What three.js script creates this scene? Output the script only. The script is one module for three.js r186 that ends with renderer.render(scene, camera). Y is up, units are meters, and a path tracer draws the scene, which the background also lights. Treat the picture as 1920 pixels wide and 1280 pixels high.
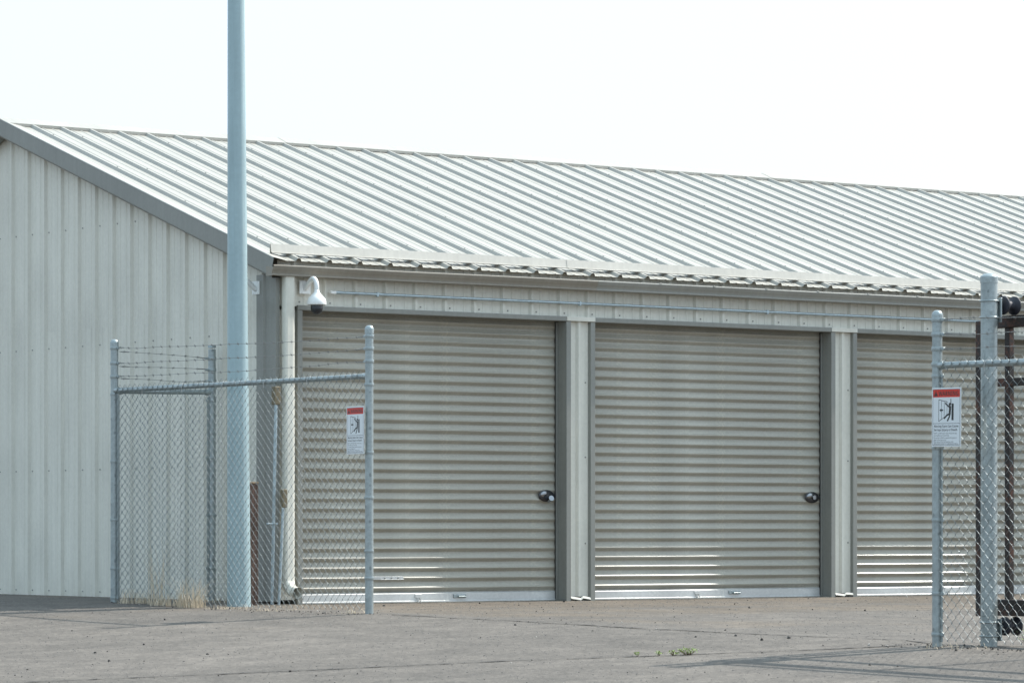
import * as THREE from 'three';
import { mergeGeometries, toCreasedNormals, mergeVertices } from 'three/addons/utils/BufferGeometryUtils.js';
import { RoundedBoxGeometry } from 'three/addons/geometries/RoundedBoxGeometry.js';

// ------------------------------------------------------------------ camera, sky, sun, exposure
const scene = new THREE.Scene();
const camera = new THREE.PerspectiveCamera(2 * Math.atan(640 / 7012) * 180 / Math.PI, 1.5, 0.5, 6000);
camera.position.set(-16.64, 0.627, 25.87);
camera.lookAt(-16.64 + 0.5926 * 10, 0.627, 25.87 - 0.8054 * 10);
camera.setViewOffset(1920, 1280, 0, -351, 1920, 1280);          // rising front: the horizon lies low in the frame
camera.focus = 30.5; camera.userData.fStop = 9;

const SUN = new THREE.Vector3(0.690, 0.719, 0.0755).normalize();
const sun = new THREE.DirectionalLight(new THREE.Color(1.0, 0.95, 0.88), 3.5);
sun.position.copy(SUN).multiplyScalar(60); sun.castShadow = true; sun.shadow.radius = 1.2;
sun.shadow.mapSize.set(4096, 4096);
Object.assign(sun.shadow.camera, { left: -30, right: 30, top: 30, bottom: -30, near: 1, far: 140 });
scene.add(sun, sun.target);
{
  const W = 512, H = 256, d = new Float32Array(W * H * 4);
  for (let j = 0; j < H; j++) for (let i = 0; i < W; i++) {
    const el = ((j + 0.5) / H - 0.5) * Math.PI, az = ((i + 0.5) / W - 0.5) * 2 * Math.PI;
    const v = [Math.cos(el) * Math.cos(az), Math.sin(el), Math.cos(el) * Math.sin(az)];
    const c = v[0] * SUN.x + v[1] * SUN.y + v[2] * SUN.z;
    const t = Math.pow(Math.max(0, Math.sin(el)), 0.55), glow = 0.55 * Math.pow(Math.max(0, c), 24) + 0.22 * Math.pow(Math.max(0, c), 4);
    const o = (j * W + i) * 4;
    const f = (1 + c) / 2, k = 0.82 + 0.36 * f;                        // bright haze, paler and stronger towards the sun
    d[o] = ((0.405 + 0.12 * f) * (1 - t) + 0.42 * t) * k + glow; d[o + 1] = ((0.505 + 0.05 * f) * (1 - t) + 0.57 * t) * k + glow * 0.97; d[o + 2] = (0.60 * (1 - t) + 0.70 * t) * k + glow * 0.9; d[o + 3] = 1;
  }
  const sky = new THREE.DataTexture(d, W, H, THREE.RGBAFormat, THREE.FloatType);
  sky.mapping = THREE.EquirectangularReflectionMapping; sky.magFilter = sky.minFilter = THREE.LinearFilter; sky.needsUpdate = true;
  scene.background = sky; scene.environment = sky;
}
const renderer = new THREE.WebGLRenderer({ antialias: true });
renderer.toneMapping = THREE.LinearToneMapping;
renderer.toneMappingExposure = 1.9;
renderer.shadowMap.enabled = true;

// ------------------------------------------------------------------ random, noise, textures
let seed = 1234567;
const rnd = () => { seed = (seed * 1664525 + 1013904223) >>> 0; return seed / 4294967296; };
const rr = (a, b) => a + (b - a) * rnd();
const hash = (x, y, s) => { let h = Math.imul(x, 374761393) ^ Math.imul(y, 668265263) ^ Math.imul(s, 2147483647 - 12345); h = Math.imul(h ^ (h >>> 13), 1274126177); return ((h ^ (h >>> 16)) >>> 0) / 4294967296; };
function vnoise(x, y, per, s = 1) {                                // tileable value noise
  const xi = Math.floor(x), yi = Math.floor(y), fx = x - xi, fy = y - yi, m = v => ((v % per) + per) % per;
  const sx = fx * fx * (3 - 2 * fx), sy = fy * fy * (3 - 2 * fy);
  const a = hash(m(xi), m(yi), s), b = hash(m(xi + 1), m(yi), s), c = hash(m(xi), m(yi + 1), s), e = hash(m(xi + 1), m(yi + 1), s);
  return a + (b - a) * sx + (c - a) * sy + (a - b - c + e) * sx * sy;
}
const smooth = (a, b, x) => { const t = Math.min(1, Math.max(0, (x - a) / (b - a))); return t * t * (3 - 2 * t); };
function tex(n, fn, size, srgb = false) {                          // size = metres covered by one tile
  const d = new Uint8Array(n * n * 4);
  for (let j = 0; j < n; j++) for (let i = 0; i < n; i++) {
    const c = fn(i / n, j / n, i, j), o = (j * n + i) * 4;
    for (let k = 0; k < 3; k++) d[o + k] = Math.max(0, Math.min(255, 255 * (Array.isArray(c) ? c[k] : c)));
    d[o + 3] = 255;
  }
  const t = new THREE.DataTexture(d, n, n); t.wrapS = t.wrapT = THREE.RepeatWrapping; t.magFilter = THREE.LinearFilter;
  t.minFilter = THREE.LinearMipmapLinearFilter; t.generateMipmaps = true; t.repeat.set(1 / size, 1 / size);
  if (srgb) t.colorSpace = THREE.SRGBColorSpace; t.needsUpdate = true; return t;
}
const asphaltMap = tex(1024, (u, v, i, j) => {
  const big = vnoise(u * 5, v * 5, 5, 3), mid = vnoise(u * 23, v * 23, 23, 4), fine = vnoise(u * 190, v * 190, 190, 5), px = hash(i, j, 6);
  let g = 0.745 + 0.07 * (big - 0.5) + 0.12 * (mid - 0.5) + 0.2 * (fine - 0.5) + 0.22 * (px - 0.5);
  if (hash(i >> 1, j >> 1, 8) > 0.992) g -= 0.3; if (hash(i >> 1, j >> 1, 9) > 0.994) g += 0.22;
  return [g, g * 0.985, g * 0.965];
}, 4.3, true);
const asphaltBump = tex(512, (u, v, i, j) => 0.5 + 0.5 * (vnoise(u * 170, v * 170, 170, 11) - 0.5) + 0.3 * (hash(i, j, 12) - 0.5), 2.3);
const paintMap = tex(512, (u, v) => {                              // faint dust and rain streaks
  const s = vnoise(u * 60, v * 4, 60, 21) * 0.5 + vnoise(u * 140, v * 7, 140, 22) * 0.5, b = vnoise(u * 6, v * 6, 6, 23), f = vnoise(u * 120, v * 120, 120, 24);
  const g = 0.955 + 0.05 * (s - 0.5) + 0.06 * (b - 0.5) + 0.03 * (f - 0.5);
  return [g, g, g * 0.995];
}, 2.4, true);
const paintBump = tex(256, (u, v) => 0.5 + 0.6 * (vnoise(u * 5, v * 5, 5, 31) - 0.5) + 0.15 * (vnoise(u * 17, v * 17, 17, 32) - 0.5), 1.7);
const doorMap = tex(512, (u, v) => {
  const s = vnoise(u * 9, v * 50, 50, 41), b = vnoise(u * 7, v * 7, 7, 42), f = vnoise(u * 160, v * 160, 160, 43);
  const p = smooth(0.62, 0.85, 0.7 * vnoise(u * 11, v * 13, 143, 44) + 0.3 * f);   // dusty blotches
  const g = 0.94 + 0.06 * (s - 0.5) + 0.1 * (b - 0.5) + 0.05 * (f - 0.5) + 0.05 * p; return [g, g * (1 - 0.006 * p), g * (1 - 0.02 * p)];
}, 2.1, true);
const galvMap = tex(512, (u, v) => {
  const a = vnoise(u * 14, v * 7, 14, 51), b = vnoise(u * 45, v * 45, 45, 52), c = vnoise(u * 130, v * 130, 130, 53);
  let g = 0.9 + 0.1 * (a - 0.5) + 0.08 * (b - 0.5) + 0.06 * (c - 0.5);
  if (vnoise(u * 30, v * 18, 30, 54) > 0.9) g -= 0.12;
  return [g, g, g];
}, 0.7, true);
const rustMap = tex(512, (u, v) => {
  const a = vnoise(u * 9, v * 9, 9, 61), b = vnoise(u * 40, v * 40, 40, 62), c = vnoise(u * 120, v * 120, 120, 63);
  const r = smooth(0.5, 0.8, 0.6 * a + 0.3 * b + 0.1 * c), k = 0.8 + 0.4 * (c - 0.5);
  return [(0.20 + 0.22 * r) * k, (0.165 + 0.09 * r) * k, (0.15 + 0.03 * r) * k];
}, 0.9, true);
const woodMap = tex(256, (u, v) => { const g = 0.75 + 0.35 * (vnoise(u * 60, v * 3, 60, 71) - 0.5) + 0.2 * (vnoise(u * 17, v * 2, 17, 72) - 0.5); return [g, g * 0.97, g * 0.95]; }, 0.6, true);

const C = (r, g, b) => new THREE.Color().setRGB(r, g, b);
const M = (color, roughness, extra = {}) => new THREE.MeshPhysicalMaterial({ color, roughness, side: THREE.DoubleSide, ...extra });
const mat = {
  asphalt: M(C(1, 1, 1), 0.93, { map: asphaltMap, bumpMap: asphaltBump, bumpScale: 0.0025, vertexColors: true }),
  crack: M(C(0.05, 0.047, 0.043), 1),
  wall: M(C(0.735, 0.715, 0.635), 0.5, { map: paintMap, bumpMap: paintBump, bumpScale: 0.004 }),
  roof: M(C(0.40, 0.385, 0.345), 0.45, { map: paintMap, bumpMap: paintBump, bumpScale: 0.004 }),
  trim: M(C(0.265, 0.266, 0.242), 0.45, { map: paintMap }),
  gutterWarmReflect: M(C(0.29, 0.26, 0.215), 0.4, { map: paintMap }),  // gutter colour with warm light reflected from the sunlit ground painted in
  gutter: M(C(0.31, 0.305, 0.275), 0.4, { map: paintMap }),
  guard: M(C(0.60, 0.575, 0.52), 0.5, { map: paintMap, bumpMap: paintBump, bumpScale: 0.006 }),
  doorFaded: M(C(0.435, 0.413, 0.35), 0.34, { map: doorMap, bumpMap: paintBump, bumpScale: 0.0045 }),
  door: M(C(0.425, 0.402, 0.338), 0.32, { map: doorMap, bumpMap: paintBump, bumpScale: 0.0045 }),
  bar: M(C(0.62, 0.62, 0.6), 0.4, { metalness: 0.35, map: doorMap }),
  galv: M(C(0.42, 0.475, 0.478), 0.36, { metalness: 0.55, map: galvMap }),
  wire: M(C(0.26, 0.285, 0.285), 0.42, { metalness: 0.6 }),
  barb: M(C(0.25, 0.25, 0.24), 0.5, { metalness: 0.6 }),
  pole: M(C(0.37, 0.49, 0.52), 0.32, { metalness: 0.15, map: paintMap }),
  conduit: M(C(0.5, 0.6, 0.64), 0.3, { metalness: 0.5, map: galvMap }),
  white: M(C(0.78, 0.79, 0.77), 0.4),
  dome: M(C(0.02, 0.022, 0.026), 0.08),
  black: M(C(0.018, 0.018, 0.02), 0.32, { clearcoat: 0.4 }),
  chrome: M(C(0.3, 0.31, 0.32), 0.22, { metalness: 1 }),
  gate: M(C(0.78, 0.74, 0.7), 0.55, { map: rustMap }),
  rubber: M(C(0.022, 0.023, 0.032), 0.6),
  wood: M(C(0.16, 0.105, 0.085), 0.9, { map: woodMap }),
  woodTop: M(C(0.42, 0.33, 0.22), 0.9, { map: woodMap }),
  box: M(C(0.17, 0.138, 0.085), 0.7),
  screw: M(C(0.3, 0.3, 0.28), 0.5, { metalness: 0.5 }),
  concrete: M(C(0.3, 0.29, 0.26), 0.95, { map: asphaltMap }),
  dark: M(C(0.04, 0.04, 0.04), 0.9),
  straw: M(C(0.66, 0.56, 0.42), 0.9, { transmission: 0.15 }),
  leaf: M(C(0.23, 0.33, 0.08), 0.8, { transmission: 0.25 }),
  stem: M(C(0.12, 0.09, 0.05), 0.9),
  stone: M(C(1, 1, 1), 0.95),
};

// ------------------------------------------------------------------ geometry helpers
function uvBox(g) {                                                // uv in metres from the face direction
  const p = g.attributes.position, n = g.attributes.normal, uv = new Float32Array(p.count * 2);
  for (let i = 0; i < p.count; i++) {
    const ax = Math.abs(n.getX(i)), ay = Math.abs(n.getY(i)), az = Math.abs(n.getZ(i));
    const [a, b] = ay > ax && ay > az ? [p.getX(i), p.getZ(i)] : ax > az ? [p.getZ(i), p.getY(i)] : [p.getX(i), p.getY(i)];
    uv[2 * i] = a; uv[2 * i + 1] = b;
  }
  g.setAttribute('uv', new THREE.BufferAttribute(uv, 2)); return g;
}
function geo(pos, idx, flat = true, crease = 0) {
  let g = new THREE.BufferGeometry(); g.setAttribute('position', new THREE.Float32BufferAttribute(pos, 3));
  if (idx) g.setIndex(idx);
  if (crease) g = toCreasedNormals(g, crease);
  else { if (flat && g.index) g = g.toNonIndexed(); g.computeVertexNormals(); if (g.index) g = g.toNonIndexed(); }
  return uvBox(g);
}
function loft(rows, { flat = true, closed = false, crease = 0 } = {}) {   // rows: polylines of equal length
  const n = rows[0].length, pos = rows.flat(2), idx = [];
  for (let r = 0; r + 1 < rows.length; r++) for (let i = 0; i < (closed ? n : n - 1); i++) {
    const a = r * n + i, b = r * n + (i + 1) % n, c = a + n, d = b + n; idx.push(a, b, d, a, d, c);
  }
  return geo(pos, idx, flat, crease);
}
const join = list => mergeGeometries(list.map(g => { const h = g.index ? g.toNonIndexed() : g; for (const k of Object.keys(h.attributes)) if (!['position', 'normal', 'uv'].includes(k)) h.deleteAttribute(k); return h; }));
const bx = (x0, x1, y0, y1, z0, z1) => uvBox(new THREE.BoxGeometry(x1 - x0, y1 - y0, z1 - z0).toNonIndexed().translate((x0 + x1) / 2, (y0 + y1) / 2, (z0 + z1) / 2));
const flatten = g => g.index ? g.toNonIndexed() : g;
const rbx = (x0, x1, y0, y1, z0, z1, r = 0.004) => uvBox(flatten(new RoundedBoxGeometry(x1 - x0, y1 - y0, z1 - z0, 2, r)).translate((x0 + x1) / 2, (y0 + y1) / 2, (z0 + z1) / 2));
const cyl = (r0, r1, y0, y1, seg = 20, open = false) => { const g = new THREE.CylinderGeometry(r1, r0, y1 - y0, seg, 1, open).toNonIndexed().translate(0, (y0 + y1) / 2, 0), uv = g.attributes.uv; for (let i = 0; i < uv.count; i++) uv.setXY(i, uv.getX(i) * 6.28 * r0, uv.getY(i) * (y1 - y0)); return g; };
function rod(a, b, r, seg = 10) {
  const A = new THREE.Vector3(...a), B = new THREE.Vector3(...b), L = A.distanceTo(B), g = cyl(r, r, 0, L, seg);
  g.applyQuaternion(new THREE.Quaternion().setFromUnitVectors(new THREE.Vector3(0, 1, 0), B.clone().sub(A).normalize())); return g.translate(...a);
}
function tube(pts, r, n = 24, seg = 10) {
  const c = new THREE.CatmullRomCurve3(pts.map(p => new THREE.Vector3(...p))), g = new THREE.TubeGeometry(c, n, r, seg).toNonIndexed(), uv = g.attributes.uv, L = c.getLength();
  for (let i = 0; i < uv.count; i++) uv.setXY(i, uv.getX(i) * L, uv.getY(i) * 6.28 * r); return g;
}
const lathe = (pts, seg = 24) => new THREE.LatheGeometry(pts.map(p => new THREE.Vector2(...p)), seg).toNonIndexed();
const used = {};
const numbered = name => { const k = used[name] = (used[name] ?? -1) + 1; return k ? `${name}_${String(k).padStart(3, '0')}` : name; };
function mesh(name, g, m, parent) { const o = new THREE.Mesh(Array.isArray(g) ? join(g) : g, m); o.name = name; o.castShadow = o.receiveShadow = true; parent.add(o); return o; }
function group(name, parent) { const o = new THREE.Group(); o.name = name; parent.add(o); return o; }
function tag(o, label, category, grp, kind) { o.name = numbered(o.name); Object.assign(o.userData, { label, category }); if (grp) o.userData.group = grp; if (kind) o.userData.kind = kind; return o; }
function thing(name, label, category, pos = [0, 0, 0], turn = 0, grp) { const o = group(name, scene); o.position.set(...pos); o.rotation.y = turn; return tag(o, label, category, grp); }

// ------------------------------------------------------------------ ground
function G(x, z) {                                                 // the yard drains away from the building
  const s = Math.min(15.5, Math.max(0, -x - 0.85)), k = 0.012 + 0.029 * smooth(-1.5, 3, z);
  const bank = 0.026 * smooth(0.6, -0.9, z) * smooth(0.3, 0.0, x) * smooth(-4, -1.6, x);   // soil lies a little higher along the gable
  return bank - k * s - 0.004 * Math.min(2.6, Math.max(0, z)) - 0.0125 * Math.min(24, Math.max(0, z - 2.6));
}
{
  const axis = (a, b, st) => { const v = []; for (let x = a; x <= b + 1e-6; x += st) v.push(x); let d = st, lo = a, hi = b; while (d < 700) { d *= 1.6; lo -= d; hi += d; v.unshift(lo); v.push(hi); } return v; };
  const xs = axis(-12, 12, 0.2), zs = axis(-8, 16, 0.2), pos = [], col = [], uv = [], idx = [];
  for (const z of zs) for (const x of xs) {
    const inside = x > 0.4 && x < 18 && z < -0.6 && z > -8.4;
    pos.push(x, G(x, z) + (inside ? -0.15 : 0), z); uv.push(x, z);
    const n1 = vnoise(x * 0.55 + 40, z * 0.55 + 40, 4096, 81), n2 = vnoise(x * 2.1 + 90, z * 2.1 + 90, 4096, 82), n3 = vnoise(x * 0.35 + 7, z * 1.7 + 7, 4096, 83);
    let b = 0.188 * (0.92 + 0.16 * n1 + 0.12 * (n2 - 0.5) + 0.14 * (n3 - 0.5));
    const dirt = smooth(0.35, 0.75, 0.5 * n2 + 0.5 * n3 + (x > -0.6 ? 0.28 : -0.1) - 0.09 * Math.abs(z - 0.7));   // blown soil on the apron
    const c = [b * 1.07, b * 0.975, b * 0.87];
    col.push(c[0] * (1 + 0.04 * dirt), c[1] * (1 - 0.04 * dirt), c[2] * (1 - 0.15 * dirt));
  }
  const nx = xs.length;
  for (let j = 0; j + 1 < zs.length; j++) for (let i = 0; i + 1 < nx; i++) { const a = j * nx + i; idx.push(a, a + nx, a + nx + 1, a, a + nx + 1, a + 1); }
  const g = new THREE.BufferGeometry();
  g.setAttribute('position', new THREE.Float32BufferAttribute(pos, 3)); g.setAttribute('uv', new THREE.Float32BufferAttribute(uv, 2)); g.setAttribute('color', new THREE.Float32BufferAttribute(col, 3));
  g.setIndex(idx); g.computeVertexNormals();
  const o = mesh('asphalt_yard', g, mat.asphalt, scene); o.userData.kind = 'structure'; o.userData.label = 'worn grey asphalt yard';
  // paving joints: ragged dark gaps filled with grit
  const joint = pts => {
    const rows = [];
    for (let k = 0; k + 1 < pts.length; k++) {
      const [x0, z0] = pts[k], [x1, z1] = pts[k + 1], L = Math.hypot(x1 - x0, z1 - z0), n = Math.ceil(L / 0.06), tx = -(z1 - z0) / L, tz = (x1 - x0) / L;
      for (let i = 0; i <= n; i++) {
        const t = i / n, x = x0 + (x1 - x0) * t, z = z0 + (z1 - z0) * t, w = 0.005 + 0.022 * Math.pow(rnd(), 2), o = 0.02 * (vnoise(t * L * 3, k, 4096, 91) - 0.5) + 0.008 * (rnd() - 0.5);
        rows.push([[x + tx * (o - w), G(x + tx * (o - w), z + tz * (o - w)) + 0.004, z + tz * (o - w)], [x + tx * (o + w), G(x + tx * (o + w), z + tz * (o + w)) + 0.004, z + tz * (o + w)]]);
      }
    }
    return loft(rows);
  };
  mesh('paving_joint', joint(SEAM_A()), mat.crack, o);
  mesh('paving_joint', joint(SEAM_B()), mat.crack, o);
}
function SEAM_A() { return [[-0.92, 9.0], [-0.6, 8.3], [-0.79, 7.15], [-0.85, 5.9], [-0.8, 4.35], [-0.84, 2.9]]; }
function SEAM_B() { return [[-0.98, 8.76], [-1.86, 8.42], [-2.57, 8.06], [-3.25, 7.67], [-4.59, 7.19], [-5.83, 6.66], [-9.5, 5.2]]; }

// ------------------------------------------------------------------ the storage building
const SL = 0.3322, TH = Math.atan(SL), CT = Math.cos(TH), ST = Math.sin(TH);
const PITCH = 0.3048, RIDGE = -4.53, BACK = -9.06, LEN = 18.42, HEAD = 2.427, EAVE = 0.092;
const roofY = z => 2.821 + SL * (0.1 - z);
const PROFILE = [[-0.1524, 0], [-0.1134, 0], [-0.1076, 0.004], [-0.0956, 0.004], [-0.0898, 0], [-0.028, 0], [-0.0115, 0.025], [0.0115, 0.025], [0.028, 0], [0.0898, 0], [0.0956, 0.004], [0.1076, 0.004], [0.1134, 0], [0.1524, 0]];
const clipProfile = (a, b, c) => {                                 // part of the profile between a and b, ribs at c + k * PITCH
  const at = x => { let u = (x - c) / PITCH; u = (u - Math.round(u)) * PITCH; for (let i = 0; i + 1 < PROFILE.length; i++) { const [p, h] = PROFILE[i], [q, k] = PROFILE[i + 1]; if (u <= q + 1e-9) return h + (k - h) * (u - p) / (q - p); } return 0; };
  const out = [[a, at(a)]]; const k0 = Math.floor((a - c) / PITCH) - 1, k1 = Math.ceil((b - c) / PITCH) + 1;
  for (let k = k0; k <= k1; k++) for (const [u, h] of PROFILE) { const x = c + k * PITCH + u; if (x > out[out.length - 1][0] + 1e-4 && x < b - 1e-4) out.push([x, h]); }
  out.push([b, at(b)]); return out;
};
const screwG = (() => { const g = new THREE.CylinderGeometry(0.006, 0.0075, 0.006, 6).toNonIndexed(); return g; })();
const screwAt = (p, dir) => screwG.clone().applyQuaternion(new THREE.Quaternion().setFromUnitVectors(new THREE.Vector3(0, 1, 0), new THREE.Vector3(...dir).normalize())).translate(...p);

const B = thing('storage_building', 'long cream metal self storage building with taupe roll-up doors and a ribbed pale roof', 'building');
{ // foundation
  mesh('foundation', bx(-0.02, LEN + 0.02, -0.4, 0.006, BACK - 0.02, 0.02), mat.concrete, B);
}
{ // roof
  const roof = group('roof', B);
  const rib0 = 0.15;
  const front = (u0, u1) => { const pr = clipProfile(u0, u1, 0); const row = z => pr.map(([u, h]) => [u, roofY(z) + h * CT, z + h * ST]); return loft([row(EAVE), row(RIDGE + 0.02)]); };
  const rear = g => { const h = g.clone(); const p = h.attributes.position; for (let i = 0; i < p.count; i++) p.setZ(i, 2 * RIDGE - p.getZ(i)); h.computeVertexNormals(); return h; };
  const gF = front(-0.1524, 0.1524), gR = rear(gF), gF0 = front(-0.1, 0.1524), first = front(-0.09 - rib0 + PITCH, PITCH - 0.1524);
  const n = Math.round((LEN - rib0) / PITCH);
  const scr = [];
  for (let k = 0; k <= n; k++) {
    const a = mesh('roof_panel', gF, mat.roof, roof), b = mesh('roof_panel', gR, mat.roof, roof);
    a.position.x = b.position.x = rib0 + k * PITCH;
    for (let s = 0; s < 4; s++) { const z = -0.55 - s * 1.15; scr.push(screwAt([rib0 + k * PITCH, roofY(z) + 0.027 * CT, z + 0.027 * ST], [0, CT, ST])); }
  }
  const e = front(-0.27, -0.1524); for (const g of [e, rear(e)]) { const m = mesh('roof_panel', g, mat.roof, roof); m.position.x = rib0; }
  mesh('roof_screws', scr, mat.screw, roof).userData.kind = 'stuff';
  // ridge cap in ten-foot lengths
  const yR = roofY(RIDGE), w = 0.16;
  for (let x = -0.13, k = 0; x < LEN; x += 3.05, k++) {
    const x1 = Math.min(LEN + 0.1, x + 3.055), dy = (k % 2) * 0.0025;
    const sec = [[-w, -0.03], [-w, -0.004], [0, 0.006], [w, -0.004], [w, -0.03]].map(([u, h]) => [RIDGE + u, yR - SL * Math.abs(u) + 0.034 + h + dy]);
    mesh('ridge_cap', loft([x, x1].map(X => sec.map(([z, y]) => [X, y, z]))), mat.roof, roof);
  }
  // snow guard riding on the ribs above the eave
  for (let x = -0.045, k = 0; x < LEN; x += 3.05, k++) {
    const x1 = Math.min(LEN, x + 3.09), z0 = -0.02 + (k % 2) * 0.0025, y0 = roofY(z0) + 0.029;
    const sec = [[0.012, -0.001], [0.013, 0.004], [0, 0.007], [-0.013, 0.077], [-0.02, 0.077], [-0.024, 0.0], [-0.06, 0.012]];
    const rows = []; const N = 10;
    for (let i = 0; i <= N; i++) { const X = x + (x1 - x) * i / N, j = 0.005 * (vnoise(X * 1.3, k, 4096, 101) - 0.5); rows.push(sec.map(([u, h]) => [X, y0 + h + (h > 0.05 ? j : 0), z0 + u])); }
    mesh('snow_guard', loft(rows), mat.guard, roof);
  }
}
{ // rake trim on the near gable, both slopes
  const sec = [[-0.128, 0.03], [-0.13, 0.03], [-0.13, -0.118], [-0.118, -0.118], [-0.118, -0.126], [-0.112, -0.138], [-0.03, -0.138], [-0.03, -0.1]];
  for (const s of [1, -1]) {
    const eave = sec.map(([x, d]) => [x, roofY(0.14) + d * CT, 0.14 + d * ST]), ridge = sec.map(([x, d]) => [x, roofY(RIDGE) + d, RIDGE + 0.001]);
    const fix = r => r.map(([x, y, z]) => [x, y, s > 0 ? z : 2 * RIDGE - z]);
    const mid = [0.33, 0.66].map(t => eave.map((p, i) => p.map((v, k) => v + (ridge[i][k] - v) * t)));
    mesh('rake_trim', loft([eave, ...mid, ridge].map(fix)), mat.trim, B);
    // pale top flange lapping onto the roof
    const top = z => [[0.03, roofY(z) + 0.007, z], [-0.128, roofY(z) + 0.036, z], [-0.1335, roofY(z) + 0.03, z]];
    mesh('rake_flashing', loft([fix(top(0.14)), fix(top(RIDGE + 0.001))]), mat.roof, B);
  }
}
const endWall = (x, sgn) => {
  const w = group('end_wall', B), pr = clipProfile(-0.1524, 0.1524, 0), scr = [];
  const sheet = (za, zb) => {
    const p = clipProfile(za, zb, -1.12), yt = z => 2.821 + SL * (0.1 - (z < RIDGE ? 2 * RIDGE - z : z)) - 0.03;
    if (za < RIDGE && zb > RIDGE) { p.push([RIDGE, 0]); p.sort((a, b) => a[0] - b[0]); }
    mesh('wall_panel', loft([p.map(([z, h]) => [x + sgn * h, 0.022, z]), p.map(([z, h]) => [x + sgn * h, yt(z), z])]), mat.wall, w);
  };
  const edges = []; for (let z = -1.12 - 0.1524 + 3 * PITCH; z > BACK; z -= PITCH) edges.push(z);
  sheet(edges[0], 0); for (let i = 0; i + 1 < edges.length; i++) sheet(edges[i + 1], edges[i]); sheet(BACK, edges[edges.length - 1]);
  for (let k = -2; k < 25; k++) for (const y of [0.07, 1.15, 2.25, 3.3, 4.15]) {
    const z = -1.12 - k * PITCH + 0.06; if (z < BACK + 0.1 || y > 2.75 + SL * (0.1 - (z < RIDGE ? 2 * RIDGE - z : z)) - 0.2) continue;
    scr.push(screwAt([x + sgn * 0.003, y, z], [sgn, 0, 0]));
  }
  mesh('wall_screws', scr, mat.screw, w).userData.kind = 'stuff';
};
endWall(0, -1); endWall(LEN, 1);
mesh('corner_trim', [loft([0.03, 2.72].map(y => [[0.0, y, 0.034], [-0.036, y, 0.034], [-0.036, y, -0.12], [-0.05, y, -0.135], [-0.05, y, -0.15], [-0.036, y, -0.152], [-0.036, y, -0.262], [-0.0, y, -0.264]]))], mat.trim, B);
mesh('rear_wall', bx(0.002, LEN - 0.002, 0.02, 2.8, BACK, BACK + 0.03), mat.wall, B);

// front: openings of nine feet every ten feet
const DOORS = 6, OP0 = 0.223, OPW = 2.73, STEP = 3.045;
const front = group('front_wall', B);
{
  const rib0 = 0.16, edges = [0.0]; for (let x = rib0 + PITCH / 2; x < LEN - 0.05; x += PITCH) edges.push(x); edges.push(LEN);
  const strip = (a, b, y0, y1, c) => { const p = clipProfile(a, b, c); return loft([y0, y1].map(y => p.map(([x, h]) => [x, y, h]))); };
  const gB = strip(-PITCH / 2, PITCH / 2, HEAD + 0.03, 2.842, 0);
  for (let i = 0; i + 1 < edges.length; i++) {
    const full = i > 0 && i + 2 < edges.length;
    const m = mesh('wall_panel', full ? gB : strip(edges[i], edges[i + 1], HEAD + 0.03, 2.842, rib0), mat.wall, front);
    if (full) m.position.x = (edges[i] + edges[i + 1]) / 2;
  }
  const scr = []; for (let k = 0; rib0 + k * PITCH < LEN - 0.1; k++) { scr.push(screwAt([rib0 + k * PITCH + 0.055, HEAD + 0.07, 0.004], [0, 0, 1])); }
  // piers
  for (let k = 0; k <= DOORS; k++) {
    const a = k ? OP0 + OPW + STEP * (k - 1) + 0.05 : 0.0, b = k < DOORS ? OP0 + STEP * k - 0.05 : LEN;
    const c = (a + b) / 2;
    mesh('pier_panel', strip(a, b, 0.035 + 0.012 * rnd(), HEAD, k ? c - 0.002 : c + 0.2), mat.wall, front);
    if (k && k < DOORS) {
      mesh('pier_cap', rbx(a - 0.048, b + 0.048, HEAD + 0.002, HEAD + 0.04, -0.02, 0.0475, 0.003), mat.wall, front);
      mesh('base_flashing', loft([a, a + (b - a) * 0.5, a + (b - a) * 0.62, b].map((x, i) => { const y = [0.028, 0.026 - 0.012 * rnd(), 0.03, 0.03 - 0.015 * rnd()][i]; return [[x, y + 0.012, 0.036], [x, y, 0.041], [x, y - 0.008, 0.043]]; })), mat.wall, front);
      for (const y of [0.5, 1.25, 1.9]) scr.push(screwAt([b - 0.03, y, 0.003], [0, 0, 1]));
    }
  }
  mesh('wall_screws', scr, mat.screw, front).userData.kind = 'stuff';
}
const slatSec = [[0, -0.0165], [0.005, -0.0165], [0.009, -0.0145], [0.017, -0.0055], [0.025, 0.0045], [0.031, 0.0092], [0.036, 0.0108], [0.0405, 0.0100], [0.0435, 0.0075], [0.0490, 0.0004], [0.0515, -0.0016], [0.0555, -0.0024], [0.0580, -0.0038], [0.0635, -0.0092], [0.067, -0.0116], [0.0725, -0.0142], [0.0785, -0.016], [0.0835, -0.0165]];
const slatGeo = (dent = 0, ph = 0) => {
  const rows = [], x0 = 0.006, x1 = OPW - 0.014, N = dent ? 40 : 14;
  for (let i = 0; i <= N; i++) {
    const x = x0 + (x1 - x0) * i / N, wob = 0.0022 * (vnoise(x * 2.2 + ph * 13, ph, 4096, 111) - 0.5), fl = 1 - 0.55 * smooth(x1 - 0.16, x1, x);
    const dn = dent ? Math.exp(-Math.pow((x - 0.75) / 0.13, 2)) * 0.009 : 0;
    rows.push(slatSec.map(([y, z]) => [x, y + wob * (z > 0 ? 1 : 0), z * fl + wob - dn * smooth(-0.004, 0.009, z)]));
  }
  return loft(rows, { crease: 0.45 });
};
const slats = [0, 1, 2, 3, 4].map(i => slatGeo(0, i + 1)), slatDent = slatGeo(1, 7);
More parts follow.
